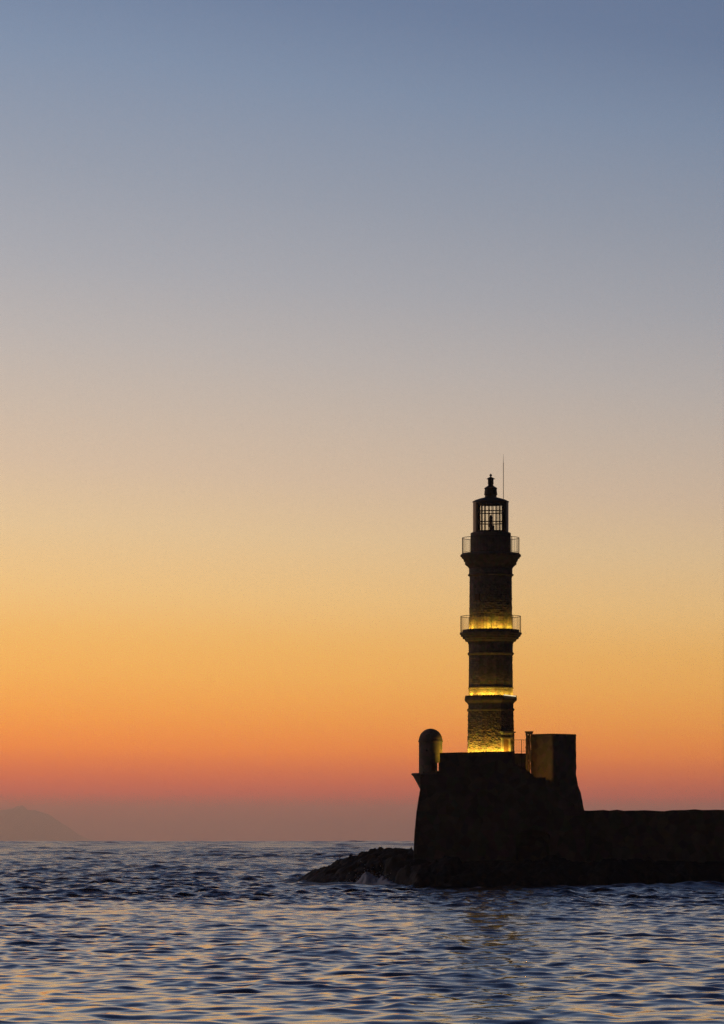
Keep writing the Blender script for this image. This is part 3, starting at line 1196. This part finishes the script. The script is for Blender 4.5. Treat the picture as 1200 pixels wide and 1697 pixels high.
b_.build('gap_shade_board', M['wood'], GP)  # dark backing added between the pillars, standing in for the slot's shade
b_ = MB()
cx0 = (877.0 - 600) * GK
for y0_, y1_, w_ in ((1217, 1215, 11), (1215, 1213.4, 12.6), (1213.4, 1211.9, 14)):
    b_.box((cx0, GYY, (GZ(y0_) + GZ(y1_)) / 2), (w_ * GK, .34 + (w_ - 11) * .03, GZ(y1_) - GZ(y0_) - .001))
b_.build('cap', M['block'], GP)

# low wall and railing between tower and gateway
LWY = 253.2
LK = LWY / F
LZ = lambda y: EYE + (HOR - y) * LK
LW = slab('parapet_wall', [((846 - 600) * LK, LZ(1290)), ((846 - 600) * LK, LZ(1248.6))] + jag([((852 - 600) * LK, LZ(1248.8)), ((873 - 600) * LK, LZ(1248.2))], .2, .01)
          + [((873 - 600) * LK, LZ(1290))], LWY, .35, M['block'], None)
tag(LW, 'short low parapet wall dimly lit between tower and gateway', 'wall')
RY = 252.9
RK = RY / F
RZ = lambda y: EYE + (HOR - y) * RK
RL_ = empty('terrace_railing', ((864.5 - 600) * RK, RY, RZ(1274)), 'thin metal railing in front of the low parapet wall right of the tower', 'railing')
b_ = MB()
rxm = lambda x: (x - 600) * RK
b_.bar((rxm(852.5), RY, RZ(1226.2)), (rxm(873), RY, RZ(1226.2)), .016)
b_.bar((rxm(852.5), RY, RZ(1244.8)), (rxm(873), RY, RZ(1244.8)), .010)
for x in (855.5, 858.6, 861.5, 867.5, 870.3):
    b_.bar((rxm(x), RY, RZ(1244.8)), (rxm(x), RY, RZ(1226.2)), .007, 5)
b_.build('rails', M['rail'], RL_)
for x in (864.6, 857.2):
    b_ = MB()
    b_.bar((rxm(x), RY, RZ(1274)), (rxm(x), RY, RZ(1226.0 if x > 860 else 1264)), .024)
    b_.build('post', M['rail'], RL_)

# ------------------------------------------------------------------ small things on the spit
def boulder(x, y, Y, r, label):
    p = at(x, y, Y)
    bm = bmesh.new()
    bmesh.ops.create_icosphere(bm, subdivisions=3, radius=r)
    co = np.array([v_.co[:] for v_ in bm.verts])
    d = 1 + .28 * fbm(co[:, 0] / r * 1.1 + x, co[:, 1] / r * 1.1, co[:, 2] / r * 1.1, 3, 33)
    for v_, s__ in zip(bm.verts, d):
        v_.co *= float(s__)
        v_.co.z *= .85
    me = bpy.data.meshes.new('boulder')
    bm.to_mesh(me)
    bm.free()
    o = link('boulder', me, M['rock'])
    o.location = p
    return tag(o, label, 'boulder', 'boulders on the rocky point')


boulder(581.5, 1418.5, 267.5, .17, 'smaller dark boulder standing up on the ridge of the rocky point')
boulder(603.5, 1416.5, 264, .26, 'rounder larger boulder on the ridge of the point, nearer the fort')
b_ = MB()
p = at(563.5, 1434, 270.5)
b_.bar(p, at(563.2, 1419, 270.5), .035, 7, .028)
b_.lathe((p[0], p[1]), [(p[2] - .15, .16), (p[2] + .05, .13), (p[2] + .12, .05)], 10)
o = b_.build('iron_stake', M['rail'])
tag(o, 'thin iron stake upright on the rocky point', 'stake')

# ------------------------------------------------------------------ evening haze over the sea
b_ = MB()
b_.box((0, 0, (262.0 - 63) / 2), (62000, 62000, 262.0 + 63))
m, nt, b = new_mat('haze_air')
nt.nodes.remove(b)
pv = nnode(nt, 'ShaderNodeVolumePrincipled', Density=8e-5, Anisotropy=.85)
pv.inputs['Color'].default_value = (.97, .85, .82, 1)
nt.links.new(pv.outputs[0], nt.nodes['Material Output'].inputs['Volume'])
hz_o = b_.build('haze', m)
tag(hz_o, None, None, None, 'stuff')
